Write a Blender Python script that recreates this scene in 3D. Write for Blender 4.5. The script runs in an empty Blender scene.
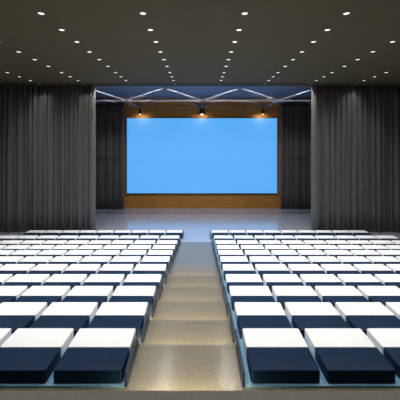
import bpy, bmesh, math, random
from mathutils import Vector, Matrix
random.seed(7)
U = 0.7                       # metres per plan unit
F = 306.0                     # focal length in pixels (400 px frame)
EYE = 5.27                    # camera height above the stage floor, plan units
col = bpy.context.scene.collection

# ------------------------------------------------------------------ materials
def new_mat(name):
    m = bpy.data.materials.new(name); m.use_nodes = True
    nt = m.node_tree; b = nt.nodes['Principled BSDF']
    return m, nt, b

def plain(name, c, rough=.5, metal=0., noise=0., scale=20., bump=0., spec=.5, sheen=0., stretch=(1, 1, 1), coat=0.):
    m, nt, b = new_mat(name)
    b.inputs['Base Color'].default_value = (*c, 1)
    b.inputs['Roughness'].default_value = rough
    b.inputs['Metallic'].default_value = metal
    b.inputs['Specular IOR Level'].default_value = spec
    b.inputs['Sheen Weight'].default_value = sheen
    b.inputs['Coat Weight'].default_value = coat
    if noise or bump:
        tc = nt.nodes.new('ShaderNodeTexCoord'); mp = nt.nodes.new('ShaderNodeMapping')
        mp.inputs['Scale'].default_value = stretch
        n = nt.nodes.new('ShaderNodeTexNoise'); n.inputs['Scale'].default_value = scale; n.inputs['Detail'].default_value = 6
        nt.links.new(tc.outputs['Object'], mp.inputs[0]); nt.links.new(mp.outputs[0], n.inputs['Vector'])
        if noise:
            r = nt.nodes.new('ShaderNodeValToRGB')
            r.color_ramp.elements[0].position = .3; r.color_ramp.elements[1].position = .7
            r.color_ramp.elements[0].color = (*[x*(1-noise) for x in c], 1)
            r.color_ramp.elements[1].color = (*[min(1, x*(1+noise)) for x in c], 1)
            nt.links.new(n.outputs[0], r.inputs[0]); nt.links.new(r.outputs[0], b.inputs['Base Color'])
        if bump:
            bp = nt.nodes.new('ShaderNodeBump'); bp.inputs['Strength'].default_value = bump; bp.inputs['Distance'].default_value = .01
            nt.links.new(n.outputs[0], bp.inputs['Height']); nt.links.new(bp.outputs[0], b.inputs['Normal'])
    return m

def stone(name, c, rough, spec=.5):
    """fine speckled terrazzo / stone"""
    m, nt, b = new_mat(name)
    tc = nt.nodes.new('ShaderNodeTexCoord')
    big = nt.nodes.new('ShaderNodeTexNoise'); big.inputs['Scale'].default_value = 3; big.inputs['Detail'].default_value = 8
    sm = nt.nodes.new('ShaderNodeTexNoise'); sm.inputs['Scale'].default_value = 45; sm.inputs['Detail'].default_value = 4
    vo = nt.nodes.new('ShaderNodeTexVoronoi'); vo.inputs['Scale'].default_value = 28
    for n in (big, sm, vo): nt.links.new(tc.outputs['Object'], n.inputs['Vector'])
    r1 = nt.nodes.new('ShaderNodeValToRGB')
    r1.color_ramp.elements[0].position = .3; r1.color_ramp.elements[1].position = .7
    r1.color_ramp.elements[0].color = (*[x*.93 for x in c], 1); r1.color_ramp.elements[1].color = (*[x*1.06 for x in c], 1)
    nt.links.new(big.outputs[0], r1.inputs[0])
    r2 = nt.nodes.new('ShaderNodeValToRGB')
    r2.color_ramp.elements[0].position = .32; r2.color_ramp.elements[1].position = .6
    r2.color_ramp.elements[0].color = (.66, .63, .58, 1); r2.color_ramp.elements[1].color = (1.05, 1.05, 1.05, 1)
    nt.links.new(sm.outputs[0], r2.inputs[0])
    r3 = nt.nodes.new('ShaderNodeValToRGB')
    r3.color_ramp.elements[0].position = .05; r3.color_ramp.elements[1].position = .13
    r3.color_ramp.elements[0].color = (.45, .4, .36, 1); r3.color_ramp.elements[1].color = (1, 1, 1, 1)
    nt.links.new(vo.outputs['Distance'], r3.inputs[0])
    def mul(a, b_):
        mx = nt.nodes.new('ShaderNodeMix'); mx.data_type = 'RGBA'; mx.blend_type = 'MULTIPLY'; mx.inputs[0].default_value = 1
        nt.links.new(a, mx.inputs[6]); nt.links.new(b_, mx.inputs[7]); return mx.outputs[2]
    nt.links.new(mul(mul(r1.outputs[0], r2.outputs[0]), r3.outputs[0]), b.inputs['Base Color'])
    b.inputs['Roughness'].default_value = rough; b.inputs['Specular IOR Level'].default_value = spec
    if spec > .7: b.inputs['Coat Weight'].default_value = .9; b.inputs['Coat Roughness'].default_value = .17; b.inputs['Coat IOR'].default_value = 1.8
    return m

def emit(name, c, s, base=(.02, .02, .02)):
    m, nt, b = new_mat(name)
    b.inputs['Base Color'].default_value = (*base, 1)
    b.inputs['Emission Color'].default_value = (*c, 1); b.inputs['Emission Strength'].default_value = s
    b.inputs['Roughness'].default_value = .5
    return m

def wood(name):
    m, nt, b = new_mat(name)
    tc = nt.nodes.new('ShaderNodeTexCoord'); mp = nt.nodes.new('ShaderNodeMapping'); mp.inputs['Scale'].default_value = (.6, 1, 14)
    n = nt.nodes.new('ShaderNodeTexNoise'); n.inputs['Scale'].default_value = 3; n.inputs['Detail'].default_value = 8
    nt.links.new(tc.outputs['Object'], mp.inputs[0]); nt.links.new(mp.outputs[0], n.inputs['Vector'])
    r = nt.nodes.new('ShaderNodeValToRGB'); r.color_ramp.elements[0].position = .3; r.color_ramp.elements[1].position = .7
    r.color_ramp.elements[0].color = (.31, .135, .019, 1); r.color_ramp.elements[1].color = (.48, .22, .036, 1)
    nt.links.new(n.outputs[0], r.inputs[0])
    br = nt.nodes.new('ShaderNodeTexBrick'); br.inputs['Scale'].default_value = 1
    br.inputs['Brick Width'].default_value = 1.2; br.inputs['Row Height'].default_value = .6; br.inputs['Mortar Size'].default_value = .004
    br.offset = 0
    br.inputs['Color1'].default_value = (1, 1, 1, 1); br.inputs['Color2'].default_value = (.9, .9, .9, 1); br.inputs['Mortar'].default_value = (.35, .35, .35, 1)
    mp2 = nt.nodes.new('ShaderNodeMapping'); mp2.inputs['Rotation'].default_value = (math.pi/2, 0, 0)
    nt.links.new(tc.outputs['Object'], mp2.inputs[0]); nt.links.new(mp2.outputs[0], br.inputs['Vector'])
    mx = nt.nodes.new('ShaderNodeMix'); mx.data_type = 'RGBA'; mx.blend_type = 'MULTIPLY'; mx.inputs[0].default_value = 1
    nt.links.new(r.outputs[0], mx.inputs[6]); nt.links.new(br.outputs[0], mx.inputs[7]); nt.links.new(mx.outputs[2], b.inputs['Base Color'])
    b.inputs['Roughness'].default_value = .55
    return m

M = dict(
    white=plain('white_vinyl', (.82, .83, .84), .45, noise=.03, scale=4, bump=.12),
    navy=plain('navy_vinyl', (.005, .019, .05), .55, noise=.12, scale=8, bump=.08, spec=.1),
    plate=plain('pale_blue_lacquer', (.20, .42, .62), .25, noise=.05, scale=6),
    panel=plain('dark_blue_lacquer', (.006, .018, .045), .5, noise=.05, scale=6),
    tread=stone('beige_terrazzo', (.150, .130, .080), .42, 1.0),
    dark_tread=stone('dark_terrazzo', (.085, .078, .064), .5),
    stage=stone('grey_polished_concrete', (.37, .41, .50), .22, 1.0),
    ceil=plain('brown_painted_plaster', (.094, .077, .042), .8, noise=.05, scale=1.2),
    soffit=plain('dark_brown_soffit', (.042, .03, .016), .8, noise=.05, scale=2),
    stage_ceil=plain('screen_tinted_ceiling', (.13, .21, .36), .5, noise=.08, scale=2),  # base colour includes the blue light thrown up by the screen
    dark=plain('dark_wall_paint', (.06, .057, .052), .8, noise=.05, scale=2),
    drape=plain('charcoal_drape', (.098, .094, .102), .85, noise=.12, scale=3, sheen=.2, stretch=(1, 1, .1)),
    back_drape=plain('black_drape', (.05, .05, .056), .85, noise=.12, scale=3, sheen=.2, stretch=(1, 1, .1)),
    wood=wood('oiled_wood_panelling'),
    metal=plain('brushed_steel', (.21, .22, .27), .4, metal=.6, noise=.05, scale=30),
    black=plain('black_metal', (.015, .015, .017), .4, noise=.1, scale=20),
    ring=plain('satin_white_metal', (.16, .15, .13), .4, noise=.05, scale=20),
    lens=emit('lamp_lens', (1, .97, .90), 1.5),
    lens_dim=emit('dimmed_lamp_lens', (1, .85, .6), .22),
    strip_soft=emit('soft_strip_diffuser', (1, .92, .85), 20),
    strip=emit('strip_diffuser', (1, .84, .50), 125),
    batten=emit('batten_diffuser', (1, .96, .92), 2),
    spot_lens=emit('spot_lens', (1, .90, .72), 3),
    screen=emit('screen_blue', (.092, .405, .90), 1.0, (.03, .05, .08)),
)

# ------------------------------------------------------------------ helpers (all numbers in plan units unless noted)
def link(name, bm, mat, parent=None, smooth=False, kind=None, label=None):
    me = bpy.data.meshes.new(name)
    bmesh.ops.recalc_face_normals(bm, faces=bm.faces)
    bm.to_mesh(me); bm.free(); me.materials.append(mat)
    if smooth:
        for p in me.polygons: p.use_smooth = True
    o = bpy.data.objects.new(name, me); col.objects.link(o)
    if parent: o.parent = parent
    if kind: o['kind'] = kind
    if label: o['label'] = label
    return o

def empty(name, loc, label=None, cat=None, group=None):
    o = bpy.data.objects.new(name, None); col.objects.link(o); o.location = loc
    o.empty_display_size = .1
    tag(o, label, cat, group); return o

def tag(o, label=None, cat=None, group=None):
    if label: o['label'] = label
    if cat: o['category'] = cat
    if group: o['group'] = group
    return o

def box(bm, x0, x1, y0, y1, z0, z1):
    r = bmesh.ops.create_cube(bm, size=1)
    for v in r['verts']:
        v.co = Vector(((x0+x1)/2*U + v.co.x*(x1-x0)*U, (y0+y1)/2*U + v.co.y*(y1-y0)*U, (z0+z1)/2*U + v.co.z*(z1-z0)*U))
    return r['verts']

def boxbm(*a):
    bm = bmesh.new(); box(bm, *a); return bm

def tube(bm, a, b, r, seg=10):
    """a, b plan units; r metres"""
    a = Vector(a)*U; b = Vector(b)*U; d = b-a
    q = d.to_track_quat('Z', 'Y').to_matrix().to_4x4()
    bmesh.ops.create_cone(bm, cap_ends=True, segments=seg, radius1=r, radius2=r, depth=d.length, matrix=Matrix.Translation((a+b)/2) @ q)

def lathe(bm, prof, seg=24):
    """prof: (r, z) in metres, closed at the ends when r = 0"""
    rings = []
    for r, z in prof:
        if r < 1e-6: rings.append([bm.verts.new((0, 0, z))])
        else: rings.append([bm.verts.new((r*math.cos(2*math.pi*i/seg), r*math.sin(2*math.pi*i/seg), z)) for i in range(seg)])
    for A, B in zip(rings, rings[1:]):
        for i in range(seg):
            j = (i+1) % seg
            if len(A) == 1: bm.faces.new((A[0], B[i], B[j]))
            elif len(B) == 1: bm.faces.new((A[i], A[j], B[0]))
            else: bm.faces.new((A[i], A[j], B[j], B[i]))
    return bm

def extrude_profile(pts, x0, x1):
    """pts: (y, z) closed polygon, swept along x"""
    bm = bmesh.new()
    a = [bm.verts.new((x0*U, y*U, z*U)) for y, z in pts]; b = [bm.verts.new((x1*U, y*U, z*U)) for y, z in pts]
    bm.faces.new(a); bm.faces.new(b[::-1])
    for i in range(len(pts)):
        j = (i+1) % len(pts); bm.faces.new((a[i], a[j], b[j], b[i]))
    return bm

# ------------------------------------------------------------------ tiers
NR = 11
H = [3.04+.192*k for k in range(10)] + [5.05]                 # camera height above each row's cushion tops
zb = [h*F/d for h, d in zip(H, (207.5, 175.5, 156, 142.3, 130.8, 122.0, 115, 109.3, 104.1, 98.8, 92.8))]   # depth of the navy / white seam
D = .453                                                        # half depth of a seat
TH = .177; PL = .028                                            # cushion and plinth thickness
ef = [(h+TH+PL)*F/d for h, d in zip(H, (205.3, 180.5, 161.5, 147.5, 136, 127.8, 120.3, 113.6, 108.3, 102.5))]   # nosing of each aisle step
top = [EYE-h-TH-PL for h in H]; top[-1] = 0.0
rear_top = EYE-(3.04-.192)-TH-PL
rear_edge = (3.04-.192+TH+PL)*F/251
XL, XR = -1.035, .675                                           # inner faces of the cushions
PXL, PXR = -.965, .555                                          # block edges by the aisle
SIDE = 11.9; REAR = -4.0; WALL = 23.55; CURT = 17.57; HC = EYE+3.09

def step_profile(edges, tops):
    pts = [(rear_edge, -.3), (rear_edge, tops[0])]
    for k in range(10):
        pts.append((edges[k], tops[k])); pts.append((edges[k], tops[k+1]))
    pts[-1] = (edges[9], -.3)
    return pts
tier_edges = [zb[k]+D+.01 for k in range(10)]
o = link('floor_left', extrude_profile(step_profile(tier_edges, top), -SIDE, PXL), M['tread'], kind='structure')
o = link('floor_right', extrude_profile(step_profile(tier_edges, top), PXR, SIDE), M['tread'], kind='structure')
link('floor_aisle', extrude_profile(step_profile(ef, top), PXL, PXR), M['tread'], kind='structure')
link('floor_rear', boxbm(-SIDE, SIDE, REAR, rear_edge, -.3, rear_top), M['dark_tread'], kind='structure')
link('floor', boxbm(-SIDE, SIDE, rear_edge, WALL+.3, -.5, 0), M['stage'], kind='structure') if False else None
# stage floor begins right behind the last tier
bm = bmesh.new(); box(bm, -SIDE, PXL, tier_edges[9], WALL+.3, -.3, 0); box(bm, PXR, SIDE, tier_edges[9], WALL+.3, -.3, 0); box(bm, PXL, PXR, ef[9], WALL+.3, -.3, 0)
link('floor', bm, M['stage'], kind='structure')

# ------------------------------------------------------------------ shell
link('ceiling', boxbm(-SIDE, SIDE, REAR, 16.75, HC, HC+.3), M['ceil'], kind='structure')
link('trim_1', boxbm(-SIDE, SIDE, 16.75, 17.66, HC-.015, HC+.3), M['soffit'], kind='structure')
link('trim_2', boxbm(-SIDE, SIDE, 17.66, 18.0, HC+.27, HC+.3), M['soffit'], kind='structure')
link('glare_strip', boxbm(-SIDE, SIDE, 18.0, 18.08, HC+.06, HC+.3), M['black'], kind='structure')  # added black strip, put in to dull the batten's glare on this edge
link('ceiling_stage', boxbm(-SIDE, SIDE, 18.08, WALL+.3, HC+.06, HC+.3), M['stage_ceil'], kind='structure')
link('wall_left', boxbm(-SIDE-.3, -SIDE, REAR, WALL+.3, -.5, HC+.3), M['dark'], kind='structure')
link('wall_right', boxbm(SIDE, SIDE+.3, REAR, WALL+.3, -.5, HC+.3), M['dark'], kind='structure')
link('wall_rear', boxbm(-SIDE, SIDE, REAR-.3, REAR, -.5, HC+.3), M['dark'], kind='structure')
link('wall_back', boxbm(-SIDE, SIDE, WALL, WALL+.3, 0, HC+.06), M['wood'], kind='structure')

# linear stage batten recessed behind the header
e = empty('stage_batten', (.2*U, 17.79*U, (HC+.21)*U), 'long recessed light batten behind the header of the stage opening', 'light batten')
link('housing', boxbm(-8, 8, -.06, .06, .01, .07), M['black'], e)
link('diffuser', boxbm(-7.9, 7.9, -.05, .05, -.005, .01), M['batten'], e)
ld = bpy.data.lights.new('batten_light', 'AREA'); ld.shape = 'RECTANGLE'; ld.size = 15*U; ld.size_y = .08*U; ld.energy = 330; ld.color = (1, .95, .9)
lo = bpy.data.objects.new('batten_light', ld); col.objects.link(lo); lo.parent = e; lo.location = (0, 0, -.01); lo.rotation_euler = (math.radians(25), 0, 0)

# ------------------------------------------------------------------ seats
def soft_slab(w, d, h, r_v, r_e):
    """cushion: vertical corners rounded by r_v, rims by r_e; centred in x, y from 0 to d, z from 0 to h"""
    bm = boxbm(-w/2, w/2, 0, d, 0, h)
    ve = [e for e in bm.edges if abs(e.verts[0].co.z-e.verts[1].co.z) > 1e-4]
    bmesh.ops.bevel(bm, geom=ve, offset=r_v*U, segments=4, profile=.5, affect='EDGES')
    he = [e for e in bm.edges if len(e.link_faces) == 2 and abs(e.calc_face_angle(0)) > 1.2]
    bmesh.ops.bevel(bm, geom=he, offset=r_e*U, segments=3, profile=.5, affect='EDGES')
    return bm

W = .908
ORD = ['first', 'second', 'third', 'fourth', 'fifth', 'sixth', 'seventh', 'eighth', 'ninth', 'tenth', 'eleventh', 'twelfth']
def row_phrase(k):
    if k == 0: return 'in the row nearest the viewer'
    if k == NR-1: return 'in the farthest row by the stage'
    return 'in the %s row from the viewer' % ORD[k]
def seat_label(side, k, s):
    pos = 'aisle-end seat' if s == 0 else ('outermost seat' if s == 8 else '%s seat from aisle' % ORD[s])
    return 'navy and white %s, %s block, %s' % (pos, side, row_phrase(k).replace('in the ', ''))

proto = empty('bench_seat', (0, 0, 0))
link('navy_cushion', soft_slab(W, D-.002, TH, .028, .012), M['navy'], proto, True).location = (0, -D*U, 0)
link('white_cushion', soft_slab(W, D-.002, TH, .028, .012), M['white'], proto, True).location = (0, .002*U, 0)
first = True
for k in range(NR):
    for side, x0, sg in (('left', XL, -1), ('right', XR, 1)):
        for s in range(9):
            x = (x0 + sg*(W/2 + s*1.0)) * (.957 if k == NR-1 else 1)
            loc = (x*U, zb[k]*U, (top[k]+PL)*U)
            if first: r = proto; first = False
            else:
                r = proto.copy(); col.objects.link(r)
                for ch in list(proto.children):
                    c = ch.copy(); col.objects.link(c); c.parent = r
            r.location = loc
            if k == NR-1: r.scale = (.957, 1, 1)
            tag(r, seat_label(side, k, s), 'seat', 'two-tone bench seats on the tiers')
# plinth under each row, with its end panel towards the aisle
for k in range(NR):
    for side, xi, xo, sg in (('left', PXL, XL-8.95, -1), ('right', PXR, XR+8.95, 1)):
        if k == NR-1: xi *= .957; xo *= .957
        a, b = sorted((.035*sg, (xo-xi)))
        o = link('seat_plinth', boxbm(a, b, -D-.034, D, 0, PL), M['plate'])
        o.location = (xi*U, zb[k]*U, top[k]*U)
        tag(o, 'pale blue glossy plinth under the %s block seats %s' % (side, row_phrase(k)), 'plinth', 'blue plinths under the seat rows')
        a, b = sorted((0, .03*sg))
        bm = boxbm(a, b, -D-.02, D, 0, PL+TH-.012); bmesh.ops.bevel(bm, geom=bm.edges[:], offset=.003, segments=2, affect='EDGES')
        o = link('end_panel', bm, M['panel'])
        o.location = (xi*U, zb[k]*U, top[k]*U)
        tag(o, 'dark blue aisle-end panel, %s block, %s' % (side, row_phrase(k).replace('in the ', '')), 'end panel', 'end panels of the seat rows')
# warm light strip tucked under each nosing
for k in range(-1, 10):
    y = rear_edge if k < 0 else ef[k]; zt = rear_top if k < 0 else top[k]
    x0, x1 = (PXL+.02, PXR-.02) if k >= 0 else (PXL+.12, PXR-.12)
    e = empty('step_light', ((x0+x1)/2*U, y*U, (zt-.05)*U), 'warm strip light tucked under the nosing of %s' % ('the dark rear platform' if k < 0 else 'the %s aisle step from the viewer' % ORD[k]), 'strip light', 'strip lights under the step nosings')
    w = (x1-x0)/2
    zl = (top[0] if k < 0 else top[k+1])-(zt-.05)
    link('channel', boxbm(-w, w, .0, .012, zl, .03), M['metal'], e)
    link('diffuser', boxbm(-w+.01, w-.01, .012, .024, -.002, .024), M['strip'] if -2 < k < 5 else M['strip_soft'], e)

# ------------------------------------------------------------------ drapes
def drape(name, x0, x1, y, z0, z1, pitch, amp, mat, seed):
    rnd = random.Random(seed)
    pts = []; x = x0
    while x < x1:
        w = pitch*rnd.uniform(.55, 1.5); a = amp*rnd.uniform(.5, 1.25); n = 8
        for i in range(n):
            t = i/n
            pts.append((x+w*t - .18*w*math.sin(4*math.pi*t)*.5, y - a*math.sin(math.pi*t)**1.2 + .25*a*math.sin(2*math.pi*t*2+1)*.5))
        x += w
    pts = [p for p in pts if p[0] < x1] + [(x1, y)]
    bm = bmesh.new(); ring = []
    NZ = 7
    for j in range(NZ+1):
        t = j/NZ; z = z0+(z1-z0)*t; g = 1.0 - .25*t
        f = []; b = []
        for i, (px, py) in enumerate(pts):
            wob = .012*math.sin(px*3.1+t*4)
            f.append(bm.verts.new((px*U, (y+(py-y)*g+wob-.012)*U, z*U)))
            b.append(bm.verts.new((px*U, (y+(py-y)*g+wob+.012)*U, z*U)))
        ring.append(f + b[::-1])
    n = len(ring[0])
    for A, B in zip(ring, ring[1:]):
        for i in range(n):
            bm.faces.new((A[i], A[(i+1) % n], B[(i+1) % n], B[i]))
    m = len(pts)
    for R in (ring[0], ring[-1]):
        for i in range(m-1):
            bm.faces.new((R[i], R[i+1], R[n-2-i], R[n-1-i]))
    return link(name, bm, mat, None, True)
g = 'charcoal stage drapes'
tag(drape('stage_drape', -SIDE+.05, -6.02, CURT, .02, HC-.02, .28, .31, M['drape'], 1), 'tall charcoal pleated drape left of the stage opening, behind the left seats', 'drape', g)
tag(drape('stage_drape', 6.39, SIDE-.05, CURT, .02, HC-.02, .28, .31, M['drape'], 2), 'tall charcoal pleated drape right of the stage opening, behind the right seats', 'drape', g)
g = 'dark wing drapes beside the screen'
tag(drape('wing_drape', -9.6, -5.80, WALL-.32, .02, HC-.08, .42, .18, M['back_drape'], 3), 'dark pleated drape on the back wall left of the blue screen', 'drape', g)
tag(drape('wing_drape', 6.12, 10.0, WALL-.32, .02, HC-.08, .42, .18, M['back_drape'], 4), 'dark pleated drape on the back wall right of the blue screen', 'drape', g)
bm = bmesh.new(); tube(bm, (-9.7, WALL-.72, HC-.545), (-5.75, WALL-.72, HC-.545), .02); 
tag(link('curtain_rail', bm, M['black']), 'slim dark rail above the drape left of the screen', 'rail', 'rails of the wing drapes')
bm = bmesh.new(); tube(bm, (6.2, WALL-.72, HC-.545), (10.1, WALL-.72, HC-.545), .02)
tag(link('curtain_rail', bm, M['black']), 'slim dark rail above the drape right of the screen', 'rail', 'rails of the wing drapes')

# ------------------------------------------------------------------ screen
sx0 = (127.2-200.3)/F*WALL; sx1 = (276.8-200.3)/F*WALL
sz0 = EYE-(193-139.5)/F*WALL; sz1 = EYE+(139.5-118.3)/F*WALL
scr = empty('projection_screen', ((sx0+sx1)/2*U, (WALL-.005)*U, sz0*U), 'large bright blue projection screen on the wood wall of the stage', 'screen')
w2 = (sx1-sx0)/2; hh = sz1-sz0
link('display', boxbm(-w2, w2, -.09, -.02, 0, hh), M['screen'], scr)
bm = bmesh.new(); t = .07
box(bm, -w2-t, w2+t, -.11, 0, -t, 0); box(bm, -w2-t, w2+t, -.11, 0, hh, hh+t*.6)
box(bm, -w2-t, -w2, -.11, 0, 0, hh); box(bm, w2, w2+t, -.11, 0, 0, hh); box(bm, -w2, w2, -.019, 0, 0, hh)
link('frame', bm, M['black'], scr)

# ------------------------------------------------------------------ trusses
CX = .12; P = 4.56; ZT = HC-.02; ZB = EYE+2.33
def truss(y, label, mat, r=.022, rd=.026, half=False):
    e = empty('roof_truss', (CX*U, y*U, ZB*U), label, 'truss', 'steel trusses above the stage')
    hgt = ZT-ZB
    for nm, z in (('top_chord', hgt), ('bottom_chord', 0)):
        bm = bmesh.new(); tube(bm, (-2.5*P, 0, z), (2.5*P, 0, z), r); link(nm, bm, mat, e, True)
    for i in range(-2, 3):
        for s in (-1, 1):
            bm = bmesh.new(); tube(bm, (i*P, 0, 0), ((i+s*.5)*P, 0, hgt), rd); link('web_strut', bm, mat, e, True)
    return e
truss(18.25, 'bright steel lattice truss spanning the stage opening, nearest the viewer', M['metal'], .013, .020)
truss(18.85, 'steel lattice truss close behind the nearest one', M['metal'], .008, .010)
truss(22.6, 'steel lattice truss farthest back, above the blue screen', M['metal'], .013, .020)
# raking braces that tie the back truss to the front truss
for i, nm in ((-1, 'left'), (0, 'centre'), (1, 'right')):
    e = empty('diagonal_brace', ((CX+i*P)*U, 22.6*U, ZB*U), 'splayed thin steel braces running forward from the %s node of back truss' % nm, 'brace', 'braces between the trusses')
    for dx, dy, dz in ((-.5*P+.06, 18.25-22.6, ZT-ZB-.01), (.5*P-.06, 18.25-22.6, ZT-ZB-.01), (-.06, 18.25-22.6, .0), (.06, 18.25-22.6, .0)):
        bm = bmesh.new(); s = 1.0
        tube(bm, (0, 0, 0), (dx*s, dy*s, dz*s), .016); link('rod', bm, M['metal'], e, True)

# spot lamps hung from the back truss
def spot_lamp(x, label, big):
    y = 22.78; z = ZB
    e = empty('spotlight', (x*U, y*U, z*U), label, 'spotlight', 'spotlights above the screen')
    k = 1.9 if big else 1.0
    bm = bmesh.new(); tube(bm, (0, -.12, .0), (0, 0, -.10), .015); tube(bm, (0, 0, .62 if big else -.08), (0, 0, -.32), .10 if big else .02); link('hanger', bm, M['black'], e, True)
    bm = lathe(bmesh.new(), [(0, .16), (.05*k, .15), (.065*k, .10), (.075*k, 0), (.095*k, -.10), (.085*k, -.10), (.06*k, -.05), (0, -.05)])
    b = link('lamp_housing', bm, M['black'], e, True); b.location = (0, 0, -.30*U)
    bm = lathe(bmesh.new(), [(0, -.065), (.03*k, -.07), (.042*k, -.105), (.032*k, -.125), (0, -.135)])
    l = link('lens', bm, M['spot_lens'], b, True)
    ld = bpy.data.lights.new('stage_spot', 'SPOT'); ld.energy = 22; ld.color = (1, .72, .38); ld.spot_size = math.radians(150); ld.spot_blend = .6; ld.shadow_soft_size = .04
    lo = bpy.data.objects.new('lamp_light', ld); col.objects.link(lo); lo.parent = e; lo.location = (0, .0, -.30*U-.17)
    lo.rotation_euler = (math.radians(38), 0, 0)
spot_lamp((139.5-200.3)/F*22.6, 'small black spotlight over the left end of the screen', False)
spot_lamp((202-200.3)/F*22.6, 'larger black spotlight over the middle of the screen', True)
spot_lamp((263.5-200.3)/F*22.6, 'small black spotlight over the right end of the screen', False)

# little loudspeakers at the top inner corners of the wing drapes
for xp, nm in ((123.2, 'left'), (280.5, 'right')):
    x = (xp-200.3)/F*22.9
    e = empty('wall_speaker', (x*U, 22.9*U, (EYE+2.0)*U), 'small grey loudspeaker high up %s of the screen' % nm, 'loudspeaker', 'loudspeakers beside the screen')
    bm = boxbm(-.1, .1, -.1, .1, 0, .34); bmesh.ops.bevel(bm, geom=bm.edges[:], offset=.012, segments=2, affect='EDGES')
    link('cabinet', bm, M['dark'], e)
    bm = boxbm(-.08, .08, -.115, -.098, .03, .31); link('grille', bm, M['ring'], e)
    bm = bmesh.new(); tube(bm, (0, .08, .17), (0, WALL-22.9-.02, .17), .02); link('bracket', bm, M['black'], e)

# ------------------------------------------------------------------ ceiling downlights
cols = [-8.87, -6.38, -3.89, -1.40, 1.085, 3.57, 6.06, 8.55]
cname = ['outermost column on the left', 'third column left of centre', 'second column left of centre', 'first column left of centre',
         'first column right of centre', 'second column right of centre', 'third column right of centre', 'outermost column on the right']
dys = [126.5, 110, 98, 88, 80.2, 73.5, 67.2, 63, 59.2, 56]
rows = [3.09*F/d for d in dys]
ring_bm = lathe(bmesh.new(), [(.046, .0), (.066, -.002), (.070, -.008), (.067, -.012), (.056, -.014), (.049, -.010), (.046, .0)], 24)
lens_bm = lathe(bmesh.new(), [(0, 0), (.050, -.001), (.050, -.009), (.035, -.013), (0, -.014)], 24)
dl = empty('downlight', (0, 0, 0))
link('trim_ring', ring_bm, M['ring'], dl, True)
lens = link('lens', lens_bm, M['lens'], dl, True)
dim_mesh = lens.data.copy(); dim_mesh.materials.clear(); dim_mesh.materials.append(M['lens_dim'])
ld = bpy.data.lights.new('downlight_beam', 'SPOT'); ld.energy = 66; ld.color = (1, .97, .93); ld.spot_size = math.radians(118); ld.spot_blend = .9; ld.shadow_soft_size = .05
lo = bpy.data.objects.new('beam', ld); col.objects.link(lo); lo.parent = dl; lo.location = (0, 0, -.03)
ld2 = ld.copy(); ld2.energy = 22; ld2.color = (1, .93, .84)
first = True
allrows = [(y, i) for i, y in enumerate(rows)] + [(6.4, -1), (5.3, -2), (4.2, -3)]
for y, i in allrows:
    for c, x in enumerate(cols):
        if first: r = dl; first = False
        else:
            r = dl.copy(); col.objects.link(r)
            for ch in list(dl.children):
                q = ch.copy(); col.objects.link(q); q.parent = r
        dim = (i == 9)
        if dim:
            for q in r.children:
                if q.type == 'LIGHT': q.data = ld2
                elif q.name.startswith('lens'): q.data = dim_mesh
        r.location = (x*U, y*U, (HC-.015 if dim else HC)*U)
        if i == 9: rp = 'dim row next to the drapes'
        elif i == 0: rp = 'nearest row in view'
        elif i > 0: rp = '%s row from the viewer' % ORD[i]
        else: rp = ['row just overhead', 'row above the viewer', 'rearmost row'][-i-1]
        tag(r, 'round recessed %s downlight, %s, %s' % ('unlit-looking' if dim else 'white', rp, cname[c]), 'downlight', 'ceiling downlights')

# ------------------------------------------------------------------ world, camera
w = bpy.data.worlds.new('World'); bpy.context.scene.world = w; w.use_nodes = True
w.node_tree.nodes['Background'].inputs[0].default_value = (.02, .02, .025, 1)
cd = bpy.data.cameras.new('Camera'); cam = bpy.data.objects.new('Camera', cd); col.objects.link(cam)
cam.location = (0, 0, EYE*U); cam.rotation_euler = (math.pi/2, 0, 0)
cd.sensor_width = 36; cd.lens = 36*F/400; cd.shift_y = -60.5/400; cd.shift_x = -.3/400
cd.clip_start = .05; cd.clip_end = 100
sc = bpy.context.scene; sc.camera = cam
vs = sc.view_settings; vs.view_transform = 'Standard'; vs.look = 'None'; vs.gamma = 1; vs.use_curve_mapping = False; vs.exposure = 0
